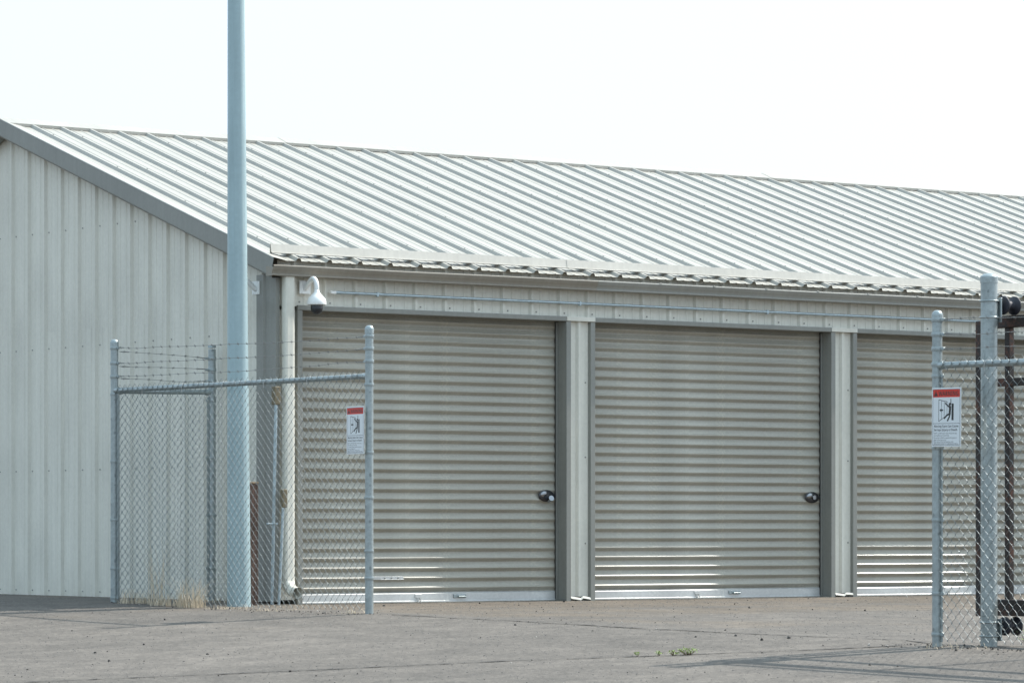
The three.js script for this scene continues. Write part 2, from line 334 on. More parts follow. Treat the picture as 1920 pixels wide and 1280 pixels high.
for (let k = 0; k < DOORS; k++) {
  const x0 = OP0 + STEP * k, x1 = x0 + OPW;
  mesh('header_trim', rbx(x0 - 0.05, x1 + 0.05, HEAD, HEAD + 0.04, -0.19, 0.043, 0.003), mat.trim, front);
  mesh('jamb_trim', rbx(x0 - 0.05, x0, -0.01, HEAD - 0.001, -0.19, 0.04, 0.003), mat.trim, front);
  mesh('jamb_trim', rbx(x1, x1 + 0.05, -0.01, HEAD - 0.001, -0.19, 0.04, 0.003), mat.trim, front);
  const d = group('roll_up_door', B); d.position.set(x0, 0.008, -0.108);
  for (let i = 0; i < 29; i++) { const m = mesh('slat', k === 1 && i === 11 ? slatDent : slats[(i * 3 + k) % 5], (k + 1) % 2 ? mat.door : mat.doorFaded, d); m.position.y = 0.083 + i * 0.0835; }
  const barSec = [[0.083, -0.01], [0.076, 0.004], [0.07, 0.011], [0.012, 0.013], [0.008, 0.019], [0.0, 0.02], [0.0, -0.012]];
  mesh('bottom_bar', loft([0.004, OPW - 0.012].map(x => barSec.map(([y, z]) => [x, y, z]))), mat.bar, d);
  mesh('bottom_seal', rbx(0.01, OPW - 0.02, -0.014, 0.0, -0.01, 0.012, 0.003), mat.dark, d);
  mesh('guide', bx(OPW - 0.022, OPW - 0.001, 0, 2.41, 0.0215, 0.026), mat.trim, d);
  mesh('guide_seal', bx(OPW - 0.0245, OPW - 0.0035, 0.0, 2.41, 0.012, 0.0213), mat.black, d);
  mesh('foot_lift', [rbx(1.62, 1.75, 0.03, 0.062, 0.012, 0.022, 0.004), rbx(1.66, 1.74, 0.036, 0.048, 0.022, 0.04, 0.005)], mat.galv, d);
  mesh('tie_bracket', [rbx(1.22, 1.29, 0.034, 0.066, 0.012, 0.018, 0.003), rod([1.245, 0.035, 0.02], [1.245, -0.01, 0.03], 0.004), rod([1.27, 0.035, 0.02], [1.275, -0.01, 0.03], 0.004)], mat.bar, d);
  // slide latch with cylinder lock
  const L = group('latch', d); L.position.set(OPW - 0.12, 0.905, 0.014);
  const plate = new THREE.SphereGeometry(1, 24, 12).toNonIndexed(); plate.scale(0.085, 0.052, 0.014);
  mesh('latch_plate', [uvBox(plate), rbx(0.0, 0.118, -0.016, 0.016, -0.006, 0.008, 0.004)], mat.black, L);
  const cup = new THREE.SphereGeometry(1, 20, 10).toNonIndexed(); cup.scale(0.043, 0.026, 0.012); cup.rotateZ(0.3).translate(-0.026, 0.016, 0.007);
  mesh('finger_cup', cup, mat.chrome, L);
  if (k === 0) mesh('padlock', [cyl(0.02, 0.024, -0.03, 0.03).rotateX(1.2).rotateZ(0.5).translate(0.015, -0.03, 0.035)], mat.chrome, L);
  else mesh('lock_cylinder', [cyl(0.02, 0.02, 0, 0.02).rotateX(Math.PI / 2).translate(0.012, 0, 0.006)], mat.chrome, L);
}
mesh('partition', bx(0.04, LEN - 0.04, 0.01, 3.0, -2.62, -2.6), mat.wall, B);
{ // gutter
  const gt = group('gutter', B);
  const sec = [[0.036, 2.775], [0.036, 2.700], [0.042, 2.694], [0.122, 2.694], [0.127, 2.698], [0.127, 2.708], [0.121, 2.712], [0.123, 2.721], [0.131, 2.738], [0.143, 2.752], [0.145, 2.764], [0.151, 2.767], [0.151, 2.777], [0.146, 2.781], [0.138, 2.779], [0.137, 2.771]];
  const runs = [[-0.13, 3.22], [3.22, 9.3], [9.3, 15.4], [15.4, LEN + 0.1]];
  runs.forEach(([a, b], i) => {
    const o = i % 2 ? 0.0012 : 0;
    const rows = []; for (let q = 0; q <= 8; q++) { const x = a + (b - a) * q / 8, sag = 0.004 * (vnoise(x * 0.9, 3, 4096, 121) - 0.5); rows.push(sec.map(([z, y]) => [x, y + sag, z + o])); }
    mesh('gutter_run', loft(rows, { crease: 0.7 }), i ? mat.gutter : mat.gutterWarmReflect, gt);  // first run carries the painted warm reflection, the others the plain gutter colour
  });
  const sh = new THREE.Shape(sec.slice(0, 11).map(([z, y]) => new THREE.Vector2(-z, y)));
  mesh('end_cap', uvBox(new THREE.ExtrudeGeometry(sh, { depth: 0.002, bevelEnabled: false }).toNonIndexed().rotateY(Math.PI / 2).translate(-0.1325, 0, 0)), mat.gutterWarmReflect, gt);
  for (let x = 3.9; x < LEN; x += 0.61) mesh('hanger', rbx(x, x + 0.022, 2.769, 2.786, 0.09, 0.154, 0.002), mat.gutter, gt);
}
{ // downspout with ribbed faces and a kick-out elbow
  const x0 = 0.012, x1 = 0.108, z0 = 0.036, z1 = 0.108, sec = [];
  for (let i = 0; i < 56; i++) { const a = i / 56 * 2 * Math.PI, c = Math.cos(a), s = Math.sin(a), p = v => Math.sign(v) * Math.pow(Math.abs(v), 0.42), fl = 1 - 0.022 * (i % 4 > 1 ? 1 : 0); sec.push([0.06 + 0.048 * p(c) * fl, 0.072 + 0.036 * p(s) * fl]); }
  const zc = (z0 + z1) / 2, xc = (x0 + x1) / 2, rows = [], N = sec.length;
  const round = sec.map(([x, z]) => { const a = Math.atan2((z - zc) * 1.3, x - xc); return [xc + 0.047 * Math.cos(a), zc + 0.047 * Math.sin(a)]; });   // the elbow's mouth is pressed round
  for (const y of [2.697, 1.9, 1.0, 0.24]) rows.push(sec.map(([x, z]) => [x, y, z]));
  const R = 0.105, A = 1.42;
  for (let i = 1; i <= 12; i++) { const a = i / 12 * A, t = smooth(0, 0.8, i / 12), cz = zc + R * (1 - Math.cos(a)), cy = 0.215 - R * Math.sin(a), crimp = 1 + (i % 2 ? 0.03 : 0); rows.push(sec.map(([x, z], q) => { const X = xc + (x + (round[q][0] - x) * t - xc) * crimp, w = (z + (round[q][1] - z) * t - zc) * crimp; return [X, cy + w * Math.sin(a), cz + w * Math.cos(a)]; })); }
  { const l = rows[rows.length - 1]; rows.push(l.map(([x, y, z]) => [x, y - 0.055 * Math.cos(A), z + 0.055 * Math.sin(A)])); }
  const d = mesh('downspout', loft(rows, { closed: true, crease: 0.5 }), mat.wall, B);
  mesh('strap', rbx(x0 - 0.006, x1 + 0.006, 1.82, 1.85, z0, z1 + 0.003, 0.002), mat.wall, d);
}

// ------------------------------------------------------------------ things on the building
function makeCamera(name, label, pos, turn) {
  const o = thing(name, label, 'camera', pos, turn, 'dome cameras on goosenecks');
  mesh('wall_plate', [rbx(-0.055, 0.055, -0.055, 0.055, 0, 0.012, 0.004), ...[[-1, -1], [1, -1], [-1, 1], [1, 1]].map(([a, b]) => screwAt([a * 0.03, b * 0.044, 0.0125], [0, 0, 1]))], mat.white, o);
  mesh('arm', tube([[0, -0.012, 0.01], [0, 0.02, 0.05], [0, 0.058, 0.1], [0, 0.062, 0.145], [0, 0.02, 0.178], [0, -0.06, 0.182]], 0.0205, 28, 16), mat.white, o);
  const h = mesh('housing', lathe([[0.0, -0.028], [0.021, -0.03], [0.023, -0.045], [0.032, -0.06], [0.055, -0.083], [0.073, -0.105], [0.08, -0.13], [0.08, -0.15], [0.076, -0.154], [0, -0.154]], 36).translate(0, 0, 0.182), mat.white, o);
  const d = [[0.0495, -0.154], [0.0495, -0.185]]; for (let i = 0; i <= 10; i++) { const a = i / 10 * Math.PI / 2; d.push([0.0495 * Math.cos(a), -0.185 - 0.047 * Math.sin(a)]); }
  mesh('dome_cover', lathe(d, 36).translate(0, 0, 0.182), mat.dome, o);
  return o;
}
makeCamera('security_camera', 'white dome camera on a gooseneck arm above the first roll-up door', [0.245, 2.615, 0.034], 0);
makeCamera('security_camera', 'white dome camera on the gable wall, mostly hidden behind the light pole', [-0.034, 2.615, -0.262], -Math.PI / 2);
{
  const o = thing('wall_conduit', 'thin galvanised conduit running level along the wall under the gutter', 'conduit', [0, 2.583, 0.05]);
  mesh('end_box', [rbx(0.49, 0.545, -0.012, 0.012, -0.018, 0.012, 0.004)], mat.white, o);
  mesh('pipe', rod([0.545, 0, 0], [LEN - 0.3, -0.004, 0], 0.0125, 12), mat.conduit, o);
  for (let x = 0.95; x < LEN - 0.5; x += 2.13) mesh('pipe_clip', [rbx(x, x + 0.02, -0.02, 0.017, -0.014, 0.013, 0.003)], mat.conduit, o);
  for (const x of [0.55, 3.6, 6.65, 9.7]) mesh('coupling', rod([x, 0, 0], [x + 0.05, 0, 0], 0.014, 12), mat.conduit, o);
}
{
  const o = thing('riser_conduit', 'tall grey conduit with a tan box on top, leaning at the building corner', 'conduit', [-0.07, 0, 0.08]);
  mesh('pipe', rod([-0.02, -0.02, -0.02], [0.0, 1.66, 0.01], 0.0135, 12), mat.conduit, o);
  mesh('junction_box', rbx(-0.028, 0.03, 1.64, 1.79, -0.02, 0.035, 0.008), mat.box, o);
  mesh('strap', rbx(-0.08, 0.02, 0.66, 0.675, -0.012, 0.012, 0.003), mat.conduit, o);
  const q = thing('riser_conduit', 'short grey conduit with a tan box on top, close to the downspout', 'conduit', [-0.045, 0, 0.14]);
  mesh('pipe', rod([-0.03, -0.02, 0.0], [0.0, 0.82, 0.02], 0.012, 12), mat.conduit, q);
  mesh('junction_box', rbx(-0.018, 0.03, 0.8, 0.95, 0.0, 0.04, 0.008), mat.box, q);
}

// ------------------------------------------------------------------ light pole and timber post
{
  const y = G(-0.573, 0.323), o = thing('light_pole', 'tall tapering pale blue pole standing inside the fence by the building corner', 'pole', [-0.573, y, 0.323]);
  const rows = []; for (let i = 0; i <= 10; i++) { const h = i / 10 * 8.2, r = 0.0965 - 0.0057 * h; rows.push(Array.from({ length: 40 }, (_, k) => [-0.0058 * h + r * Math.cos(k / 40 * 6.28318), h - 0.05, r * Math.sin(k / 40 * 6.28318)])); }
  mesh('shaft', loft(rows, { closed: true, crease: 0.6 }), mat.pole, o);
  mesh('cap', lathe([[0.052, 8.14], [0.052, 8.17], [0.03, 8.2], [0, 8.205]]).translate(-0.0475, 0, 0), mat.pole, o);
}
{
  const o = thing('timber_post', 'short brown square post standing behind the light pole', 'post', [-0.3, G(-0.3, 0.12), 0.12]);
  mesh('shaft', rbx(-0.075, 0.012, -0.05, 0.985, -0.045, 0.045, 0.005), mat.wood, o);
  mesh('top', rbx(-0.078, 0.015, 0.986, 1.002, -0.048, 0.048, 0.004), mat.woodTop, o);
}

// ------------------------------------------------------------------ fences
const DIA = 0.0718;
function chainLink(A, Bp, top, off) {                              // real interlocked zigzag wires
  const L = Math.hypot(Bp[0] - A[0], Bp[1] - A[1]), tx = (Bp[0] - A[0]) / L, tz = (Bp[1] - A[1]) / L, nx = -tz, nz = tx, n = Math.floor(L / (DIA / 2)), r = 0.0019, pos = [], idx = [];
  for (let k = 0; k < n; k++) {
    const x0 = A[0] + tx * k * DIA / 2, z0 = A[1] + tz * k * DIA / 2, yb = Math.max(G(A[0], A[1]), G(Bp[0], Bp[1])) - 0.3; let first = true;
    const gy = G(x0, z0) + 0.015, wob = 0.004 * (vnoise(k * 0.2, 5, 4096, 131) - 0.5);
    const J = Math.floor((top - yb) / (DIA / 2)); let prev = -1;
    for (let j = 0; j <= J; j++) {
      const y = top - j * DIA / 2; if (y < gy) break;
      const right = (j + k) & 1, u = (k + right) * DIA / 2, e = (right ? 1 : -1) * 0.0019 + off + 0.008 * (vnoise(k * 0.09, j * 0.12, 4096, 132) - 0.5);
      const jit = 0.0028 * (hash(k + right, j, 133) - 0.5);
      for (const s of j === 0 ? [0] : [1, -1]) {
        const yy = y + s * 0.0058 + jit, cx = A[0] + tx * (u + wob) + nx * e, cz = A[1] + tz * (u + wob) + nz * e, b = pos.length / 3;
        pos.push(cx + tx * r, yy, cz + tz * r, cx + nx * r, yy, cz + nz * r, cx - tx * r, yy, cz - tz * r, cx - nx * r, yy, cz - nz * r);
        if (prev >= 0) for (let q = 0; q < 4; q++) { const q1 = (q + 1) % 4; idx.push(prev + q, prev + q1, b + q1, prev + q, b + q1, b + q); }
        prev = b;
      }
    }
  }
  return geo(pos, idx, false);
}
function barbedStrand(a, b, sag) {
  const L = Math.hypot(b[0] - a[0], b[2] - a[2]), n = Math.max(10, Math.round(L / 0.06)), pts = [], parts = [], ph = rnd() * 9;
  const at = t => [a[0] + (b[0] - a[0]) * t, a[1] + (b[1] - a[1]) * t - sag * 4 * t * (1 - t) + 0.012 * (vnoise(t * L * 3 + ph, 1, 4096, 141) - 0.5), a[2] + (b[2] - a[2]) * t];
  for (let i = 0; i <= n; i++) pts.push(at(i / n));
  parts.push(tube(pts, 0.0019, n * 2, 5));
  const D = (b[0] - a[0]) / L, E = (b[2] - a[2]) / L;
  for (let s = 0.05; s < L - 0.02; s += 0.118) { const p = at(s / L); for (let q = 0; q < 3; q++) { const w = rr(-0.3, 0.3) + (q - 1) * 1.1, c = 0.013 * Math.cos(w), h = 0.013 * Math.sin(w); parts.push(rod([p[0] - D * h + E * c * 0.6, p[1] - c, p[2] - E * h - D * c * 0.6], [p[0] + D * h - E * c * 0.6, p[1] + c, p[2] + E * h + D * c * 0.6], 0.0013, 4)); } parts.push(rod([p[0] - D * 0.009, p[1], p[2] - E * 0.009], [p[0] + D * 0.009, p[1], p[2] + E * 0.009], 0.0034, 5)); }
  for (const e of [0.02, L - 0.1]) { if (L > 0.5) { const p = at(e / L), q = at((e + 0.08) / L); parts.push(rod(p, q, 0.0042, 5)); } }   // wrapped ends
  return join(parts);
}
function post(parent, x, z, top, r, { bands = [], barbs = [], dir = [0, 1], domed = true } = {}) {
  const g = group('post', parent); const y0 = G(x, z);
  mesh('pipe', cyl(r, r, y0 - 0.05, top - 0.03, 24).translate(x, 0, z), mat.galv, g);
  mesh('cap', domed ? lathe([[r + 0.0035, top - 0.06], [r + 0.0035, top - 0.03], [r + 0.001, top - 0.018], [r * 0.8, top - 0.006], [r * 0.45, top], [0, top + 0.002]]).translate(x, 0, z) : lathe([[r + 0.002, top - 0.02], [r + 0.003, top], [0, top]]).translate(x, 0, z), mat.galv, g);
  for (const y of bands) mesh('tension_band', [lathe([[r, y - 0.011], [r + 0.004, y - 0.011], [r + 0.004, y + 0.011], [r, y + 0.011]]).translate(x, 0, z), rbx(-0.006, 0.006, -0.011, 0.011, r - 0.004, r + 0.028, 0.002).rotateY(Math.atan2(dir[0], dir[1])).translate(x, y, z)], mat.galv, g);
  for (const y of barbs) mesh('barb_clamp', [lathe([[r, y - 0.013], [r + 0.005, y - 0.013], [r + 0.005, y + 0.013], [r, y + 0.013]]).translate(x, 0, z), rbx(-0.007, 0.007, -0.009, 0.009, r - 0.004, r + 0.035, 0.002).rotateY(Math.atan2(dir[0], dir[1])).translate(x, y, z)], mat.galv, g);
  return g;
}
const Lp = [-1.056, -0.83], Rp = [-0.851, 2.6], Kp = [-0.115, -0.83], Pp = [-0.97, 8.97], Qp = [-0.99, 12.1];
const unit = (a, b) => { const L = Math.hypot(b[0] - a[0], b[1] - a[1]); return [(b[0] - a[0]) / L, (b[1] - a[1]) / L]; };
const along = (a, b, s) => { const u = unit(a, b); return [a[0] + u[0] * s, a[1] + u[1] * s]; };
function panel(f, a, b, ra, rb, railA, railB, barbsA, barbsB) {
  const u = unit(a, b), L = Math.hypot(b[0] - a[0], b[1] - a[1]), s = along(a, b, ra + 0.01), e = along(a, b, L - rb - 0.01);
  const rail = [rod([s[0], railA, s[1]], [e[0], railB, e[1]], 0.0208, 16)];
  for (const [p, y] of [[s, railA], [e, railB]]) rail.push(cyl(0.026, 0.026, -0.03, 0.03, 14).rotateX(Math.PI / 2).rotateY(Math.atan2(u[0], u[1])).translate(p[0], y, p[1]));
  mesh('top_rail', rail, mat.galv, f);
  // the mesh hangs from the rail on its outer side and follows its fall
  const g = chainLink(along(a, b, ra + 0.015), along(a, b, L - rb - 0.015), railA + 0.043, u[1] > 0.5 ? 0.024 : -0.024), p = g.attributes.position;
  for (let i = 0; i < p.count; i++) { const t = ((p.getX(i) - a[0]) * u[0] + (p.getZ(i) - a[1]) * u[1]) / L; p.setY(i, p.getY(i) + (railB - railA) * t); }
  mesh('chain_link_mesh', g, mat.wire, f).userData.kind = 'stuff';
  for (const q of [s, e]) mesh('tension_bar', rbx(-0.008, 0.008, -(Math.min(railA, railB) - G(...q) - 0.06) / 2, (Math.min(railA, railB) - G(...q) - 0.06) / 2, -0.003, 0.003, 0.002).rotateY(Math.atan2(u[0], u[1]) - Math.PI / 2).translate(q[0], (Math.min(railA, railB) + G(...q)) / 2, q[1]), mat.galv, f);
  for (let q = 0.45; q < L - 0.1; q += 0.56) { const c = along(a, b, q), y = railA + (railB - railA) * q / L; mesh('tie_wire', [tube([[c[0] - 0.03, y - 0.045, c[1]], [c[0] - 0.028, y, c[1]], [c[0], y + 0.024, c[1] + 0.003], [c[0] + 0.024, y, c[1] + 0.005]], 0.0024, 12, 5)], mat.bar, f); }
  barbsA.forEach((y, i) => mesh('barbed_wire', barbedStrand([s[0], y, s[1]], [e[0], barbsB[i], e[1]], L > 2 ? 0.012 : 0.006 * (i - 1)), mat.barb, f));
}
const fencePanel = (f, a, b, ra, rb, ba, bb) => panel(f, a, b, 0.0315, 0.0315, ra, rb, ba, bb);
{
  const f = thing('chain_link_fence', 'chain link fence panel topped with barbed wire around the light pole and building corner', 'fence');
  const bl = [2.11, 1.986, 1.876];
  post(f, ...Lp, 2.183, 0.0315, { bands: [1.73, 1.18, 0.7, 0.3, 0.06], barbs: bl, dir: unit(Lp, Rp) });
  post(f, ...Rp, 2.154, 0.0315, { bands: [1.71, 1.2, 0.86, 0.46], barbs: [2.074, 1.981, 1.885], dir: unit(Rp, Lp) });
  post(f, ...Kp, 2.16, 0.0315, { bands: [1.7, 1.22, 0.74, 0.3], barbs: [2.05, 1.955, 1.86], dir: unit(Kp, Lp), domed: false });
  fencePanel(f, Lp, Rp, 1.762, 1.773, bl, [2.074, 1.981, 1.885]);
  fencePanel(f, Lp, Kp, 1.757, 1.768, [2.085, 1.965, 1.86], [2.05, 1.955, 1.86]);
}
{
  const f = thing('chain_link_fence', 'chain link fence panel at the right edge beside the sliding gate', 'fence');
  post(f, ...Pp, 1.963, 0.031, { bands: [1.56, 1.12, 0.68, 0.23, -0.02], barbs: [1.905, 1.815, 1.727, 1.632], dir: unit(Pp, Qp) });
  post(f, ...Qp, 1.94, 0.031, { bands: [1.52, 1.1, 0.6, 0.1], barbs: [1.88, 1.79, 1.7], dir: unit(Qp, Pp) });
  fencePanel(f, Pp, Qp, 1.626, 1.6, [1.905, 1.815, 1.727], [1.88, 1.79, 1.7]);
}

// ------------------------------------------------------------------ gate post, gate, catch
{
  const gp = [-0.72, 9.165], y0 = G(...gp), o = thing('gate_post', 'thick galvanised gate post with roller brackets behind the right fence', 'post', [gp[0], 0, gp[1]]);
  mesh('pipe', cyl(0.0515, 0.0515, y0 - 0.05, 2.155, 32), mat.galv, o);
  mesh('cap', lathe([[0.054, 2.13], [0.055, 2.165], [0.053, 2.172], [0.03, 2.188], [0, 2.192]], 32), mat.galv, o);
  const roller = (y, yb0, yb1, dz) => {
    const r = group('roller', o);
    for (const yy of [yb0, yb1]) { const t = new THREE.TorusGeometry(0.0555, 0.0055, 8, 32).toNonIndexed().rotateX(Math.PI / 2).translate(0, yy, 0); mesh('u_bolt', [t], mat.galv, r); }
    mesh('bracket', [rbx(0.056, 0.068, yb0 - 0.03, yb1 + 0.02, -0.045, 0.045, 0.003), rbx(0.068, 0.1, yb0 - 0.02, yb1 + 0.015, -0.006, 0.006, 0.002)], mat.galv, r);
    const w = lathe([[0, 0.0], [0.014, 0.0], [0.05, 0.004], [0.058, 0.012], [0.058, 0.02], [0.03, 0.036], [0.028, 0.085], [0.03, 0.09], [0.058, 0.104], [0.058, 0.114], [0.05, 0.122], [0, 0.124]], 32).rotateZ(-Math.PI / 2).translate(0.088, y, dz);
    mesh('wheel', w, mat.rubber, r);
    mesh('axle', rod([0.06, y, dz], [0.22, y, dz], 0.008, 10), mat.galv, r);
  };
  roller(1.997, 1.92, 2.02, 0.015); roller(0.03, -0.03, 0.055, 0.03);
}
{
  const o = thing('sliding_gate', 'dark rusty steel sliding gate frame pulled open behind the gate post', 'gate', [-0.555, 0, 8.9]);
  const yb = 0.085, yt = 1.935;
  mesh('end_stile', rbx(-0.025, 0.025, yb, yt - 0.022, -0.004, 0.048, 0.004), mat.gate, o);
  mesh('top_rail', rbx(-0.033, 0.033, 1.862, yt, 0.05, 6.6, 0.005), mat.gate, o);
  mesh('middle_rail', rbx(-0.022, 0.022, 1.503, 1.552, 0.05, 6.6, 0.004), mat.gate, o);
  mesh('bottom_rail', rbx(-0.04, 0.04, 0.092, 0.192, 0.05, 6.6, 0.005), mat.gate, o);
  for (const z of [0.25, 1.4, 2.6, 3.8, 5.0, 6.2]) mesh('stile', rbx(-0.021, 0.021, 0.193, 1.861, z, z + 0.042, 0.004), mat.gate, o);
}
{
  const o = thing('gate_catch', 'galvanised strap catch bolted low on the fence post beside the first door', 'bracket', [Rp[0], 0.255, Rp[1]]);
  mesh('strap', [rbx(0.03, 0.31, -0.012, 0.012, -0.002, 0.004, 0.0015), rbx(0.1, 0.31, -0.013, -0.009, -0.018, 0.012, 0.001)], mat.bar, o);
  mesh('clamp', [lathe([[0.032, -0.012], [0.037, -0.012], [0.037, 0.012], [0.032, 0.012]])], mat.galv, o);
  for (const x of [0.14, 0.2, 0.26]) mesh('bolt', cyl(0.006, 0.006, 0, 0.006, 6).rotateX(Math.PI / 2).translate(x, 0, 0.004), mat.screw, o);
}

// ------------------------------------------------------------------ warning signs
{
  const cv = document.createElement('canvas'); cv.width = 640; cv.height = 896; const c = cv.getContext('2d');
  c.fillStyle = '#e9eef0'; c.fillRect(0, 0, 640, 896);
  c.strokeStyle = '#1d2226'; c.lineWidth = 6; c.strokeRect(22, 22, 596, 852);
  c.fillStyle = '#dd2f1c'; c.fillRect(25, 25, 590, 118);
  c.fillStyle = '#16181a'; c.beginPath(); c.moveTo(86, 42); c.lineTo(130, 124); c.lineTo(42, 124); c.closePath(); c.fill();
  c.fillStyle = '#dd2f1c'; c.fillRect(82, 66, 8, 32); c.fillRect(82, 104, 8, 9);
  c.fillStyle = '#16181a'; c.font = 'bold 96px sans-serif'; c.textBaseline = 'alphabetic';
  const put = (s, x, y, w) => { const k = w / c.measureText(s).width; c.save(); c.translate(x, y); c.scale(k, 1); c.fillText(s, 0, 0); c.restore(); };
  put('WARNING', 146, 120, 448);
  // pictogram: a moving gate pushing a figure against a post
  c.lineWidth = 9; c.strokeStyle = '#16181a';
  const line = (...p) => { c.beginPath(); c.moveTo(p[0], p[1]); for (let i = 2; i < p.length; i += 2) c.lineTo(p[i], p[i + 1]); c.stroke(); };
  line(152, 180, 152, 512); line(152, 180, 345, 215); line(152, 512, 352, 410); c.lineWidth = 7; line(212, 192, 212, 480); line(275, 204, 275, 448); line(335, 214, 335, 418);
  c.beginPath(); c.moveTo(168, 340); c.lineTo(205, 314); c.lineTo(205, 328); c.lineTo(250, 328); c.lineTo(250, 352); c.lineTo(205, 352); c.lineTo(205, 366); c.closePath(); c.fill();
  c.fillRect(436, 240, 46, 256); c.fillRect(412, 168, 16, 90);
  c.beginPath(); c.arc(396, 252, 24, 0, 7); c.fill();
  c.lineCap = 'round'; c.lineWidth = 46; line(404, 296, 396, 390); c.lineWidth = 24; line(396, 300, 350, 272, 300, 236); c.lineWidth = 28; line(388, 400, 330, 420, 282, 462); line(404, 400, 384, 450, 350, 500); c.lineCap = 'butt';
  c.fillRect(25, 542, 590, 6);
  c.font = 'bold 52px sans-serif'; put('Moving Gate Can Cause', 46, 604, 546); put('Serious Injury or Death', 46, 660, 520);
  c.font = '32px sans-serif';
  put('KEEP CLEAR! Gate may move at any', 46, 706, 510); put('time without prior warning.', 46, 740, 340);
  put('Do not let children operate the gate or', 46, 776, 510); put('play in the gate area.', 46, 808, 280);
  put('This entrance is for vehicles only.', 46, 838, 440); put('Pedestrians must use separate entrance.', 46, 864, 540);
  const t = new THREE.CanvasTexture(cv); t.colorSpace = THREE.SRGBColorSpace; t.anisotropy = 8;
  const face = M(C(0.82, 0.82, 0.82), 0.35, { map: t });
  const sign = (label, x, y, z, turn, tilt) => {
    const o = thing('warning_sign', label, 'sign', [x, y, z], turn, 'gate warning signs');
    mesh('plate', rbx(-0.13, 0.13, -0.18, 0.18, -0.0025, 0.0, 0.001), mat.white, o);
    const p = new THREE.PlaneGeometry(0.256, 0.356); mesh('printed_face', p, face, o).position.z = 0.0012;
    for (const [a, b] of [[-0.105, 0.165], [0.105, 0.165], [-0.105, -0.165], [0.105, -0.165]]) mesh('tie', [rod([a, b, 0.002], [a, b + (b > 0 ? 0.03 : -0.03), -0.012], 0.0018, 5)], mat.barb, o);
    o.rotation.z = 0; o.children.forEach(m => { m.rotation.z += tilt; });
  };
  sign('red and white gate warning sign on the fence in front of the first door', -0.905, 1.368, 2.492, -Math.PI / 2 - 0.06, 0);
  sign('red and white gate warning sign on the fence post at the right edge', -1.018, 1.306, 9.104, -Math.PI / 2, -0.012);
}

// ------------------------------------------------------------------ exposed aggregate: half-sunk chips that stand proud of the binder
{
  const N = 45000, im = new THREE.InstancedMesh(new THREE.IcosahedronGeometry(1, 0), mat.stone, N), m = new THREE.Matrix4(), q = new THREE.Quaternion(), e = new THREE.Euler(), p = new THREE.Vector3(), sc = new THREE.Vector3();
  for (let i = 0; i < N; i++) {
    let x, z; do { x = rr(-9, 9.5); z = rr(-4.5, 12); } while ((x > -0.05 && z < 0.03) || x * 0.8054 + z * 0.5926 > 9.5);
    const s = 0.002 + 0.0036 * Math.pow(rnd(), 2.5); e.set(rnd() * 6, rnd() * 6, rnd() * 6); q.setFromEuler(e);
    m.compose(p.set(x, G(x, z) - s * 0.15, z), q, sc.set(s * rr(0.8, 1.5), s * rr(0.6, 1), s * rr(0.8, 1.5))); im.setMatrixAt(i, m);
    const d = 0.172 * rr(0.8, 1.3); im.setColorAt(i, C(d * 1.03, d * 0.96, d * 0.88));
  }
  im.name = 'asphalt_aggregate'; im.castShadow = im.receiveShadow = true; scene.add(im);
  Object.assign(im.userData, { label: 'fine stone chips exposed in the worn asphalt surface', category: 'aggregate', kind: 'stuff' });
}

// ------------------------------------------------------------------ weeds and loose stones
function blades(n, spread, h0, h1, w, lean) {
  const pos = [], idx = [];
  for (let i = 0; i < n; i++) {
    const a = rnd() * 6.283, r = spread * Math.sqrt(rnd()), h = rr(h0, h1), l = rr(0.1, 1) * lean * h, b = rnd() * 6.283, bx0 = Math.cos(a) * r, bz0 = Math.sin(a) * r, wx = Math.cos(b + 1.57) * w, wz = Math.sin(b + 1.57) * w;
    const S = 4, s0 = pos.length / 3;
    for (let s = 0; s <= S; s++) { const t = s / S, x = bx0 + Math.cos(b) * l * t * t, z = bz0 + Math.sin(b) * l * t * t, y = h * t * (1 - 0.25 * t * lean), k = 1 - t * 0.8; pos.push(x - wx * k, y, z - wz * k, x + wx * k, y, z + wz * k); }
    for (let s = 0; s < S; s++) { const q = s0 + s * 2; idx.push(q, q + 1, q + 3, q, q + 3, q + 2); }
  }
  return geo(pos, idx, false);
}
const tuft = (label, x, z, n, sp, h0, h1, lean) => tag(Object.assign(mesh('dry_grass_tuft', blades(n, sp, h0, h1, 0.0024, lean), mat.straw, scene)), label, 'grass', 'dry grass along the fence').position.set(x, G(x, z), z);
tuft('tall thin dry grass stalk leaning inside the fence near its corner post', -1.0, -0.26, 40, 0.07, 0.15, 0.62, 0.4);
tuft('bushy straw coloured tuft at the foot of the fence left of the light pole', -1.02, 0.32, 190, 0.12, 0.05, 0.33, 0.9);
tuft('low straggling dry grass just right of the left corner post', -1.05, -0.5, 130, 0.15, 0.03, 0.19, 1.1);
tuft('low dry grass patch between the corner post and the bushy tuft', -1.04, -0.02, 140, 0.14, 0.03, 0.15, 1.2);
tuft('sparse flattened straw at the fence foot in front of the light pole', -0.96, 0.8, 50, 0.2, 0.015, 0.07, 1.5);
tuft('thin flattened straw at the fence foot below the downspout', -0.92, 1.45, 34, 0.2, 0.01, 0.05, 1.6);
tuft('fine pale straw against the foot of the gable wall inside the fence', -0.35, -0.5, 60, 0.22, 0.02, 0.09, 1.3);
tuft('scattered dry straw at the foot of the right fence beside the gate post', -1.02, 9.2, 46, 0.2, 0.01, 0.06, 1.5);
tuft('few short straw blades around the foot of the sign post', -0.88, 2.42, 26, 0.1, 0.01, 0.06, 1.4);
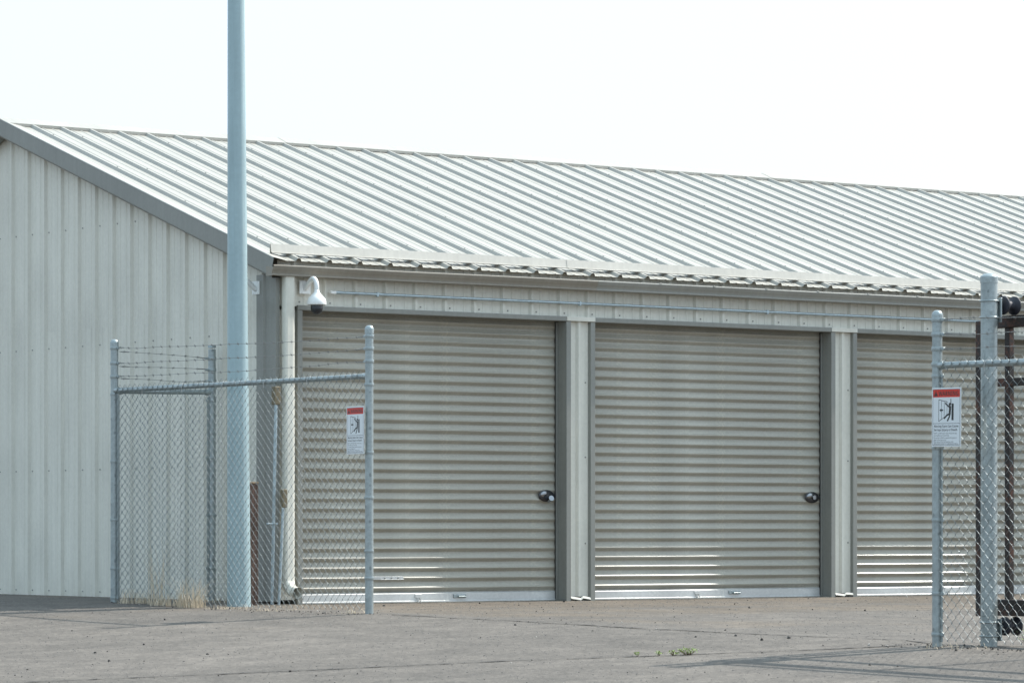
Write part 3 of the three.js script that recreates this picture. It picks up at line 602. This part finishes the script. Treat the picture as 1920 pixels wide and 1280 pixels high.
function weed(label, x, z, n, sp, h) {
  const o = thing('green_weed', label, 'weed', [x, G(x, z), z], 0, 'green weeds in the paving joint'), pos = [], idx = [], st = [];
  for (let i = 0; i < n; i++) {
    const a = rnd() * 6.283, r = sp * Math.sqrt(rnd()), y = h * rr(0.25, 1), cx = Math.cos(a) * r, cz = Math.sin(a) * r, w = rr(0.003, 0.007), l = rr(0.008, 0.017), b = rnd() * 6.283, s0 = pos.length / 3, ty = rr(0.2, 0.9) * l;
    const dx = Math.cos(b), dz = Math.sin(b);
    pos.push(cx, y, cz, cx + dx * l * 0.5 - dz * w, y + ty * 0.6, cz + dz * l * 0.5 + dx * w, cx + dx * l, y + ty, cz + dz * l, cx + dx * l * 0.5 + dz * w, y + ty * 0.6, cz + dz * l * 0.5 - dx * w);
    idx.push(s0, s0 + 1, s0 + 2, s0, s0 + 2, s0 + 3);
    if (i % 3 === 0) st.push(rod([cx * 0.2, 0, cz * 0.2], [cx, y, cz], 0.0013, 4));
  }
  mesh('leaves', geo(pos, idx, true), mat.leaf, o); mesh('stems', st, mat.stem, o);
}
const WEEDS = WEED_SPOTS();
weed('smallest upright green weed, leftmost in the paving joint', ...WEEDS[0], 18, 0.018, 0.028);
weed('small round green weed, second from the left in the paving joint', ...WEEDS[1], 28, 0.022, 0.028);
weed('low yellowish green weed beside the largest one in the paving joint', ...WEEDS[2], 40, 0.035, 0.026);
weed('largest spreading green weed in the paving joint', ...WEEDS[3], 90, 0.06, 0.04);
weed('green weed growing under the lower gate roller', -0.5, 9.28, 50, 0.07, 0.1);
function WEED_SPOTS() { return [[-2.58, 8.05], [-2.47, 8.115], [-2.39, 8.16], [-2.31, 8.2]]; }
{
  const base = new THREE.DodecahedronGeometry(1, 0), N = 900, im = new THREE.InstancedMesh(base, mat.stone, N), m = new THREE.Matrix4(), q = new THREE.Quaternion(), e = new THREE.Euler();
  for (let i = 0; i < N; i++) {
    let x, z, s = rr(0.002, 0.006);
    if (i < 330) { const t = rnd(); x = -0.95 - rr(-0.25, 0.35) * rnd(); z = i < 150 ? -0.9 + 3.6 * t : 8.6 + 2.4 * t; s = rr(0.0025, 0.0065); if (rnd() > 0.93) s *= 1.6; }
    else { x = rr(-9, 9); z = rr(-0.0, 11); if (z < 0.2 && x > 0) z += 0.3; if (rnd() > 0.82) s = rr(0.007, 0.013); if (x > 0 && z < 0.1) z = 0.4; }
    e.set(rnd() * 6, rnd() * 6, rnd() * 6); q.setFromEuler(e);
    m.compose(new THREE.Vector3(x, G(x, z) + s * 0.35, z), q, new THREE.Vector3(s * rr(0.8, 1.4), s * rr(0.6, 1), s * rr(0.8, 1.4))); im.setMatrixAt(i, m);
    const d = rnd() > 0.9 ? 0.4 : rr(0.03, 0.1); im.setColorAt(i, C(d, d * 0.93, d * 0.85));
  }
  im.name = 'loose_stones'; im.castShadow = im.receiveShadow = true; scene.add(im);
  Object.assign(im.userData, { label: 'loose dark stones and grit scattered over the asphalt', category: 'gravel', kind: 'stuff' });
}
renderer.render(scene, camera);
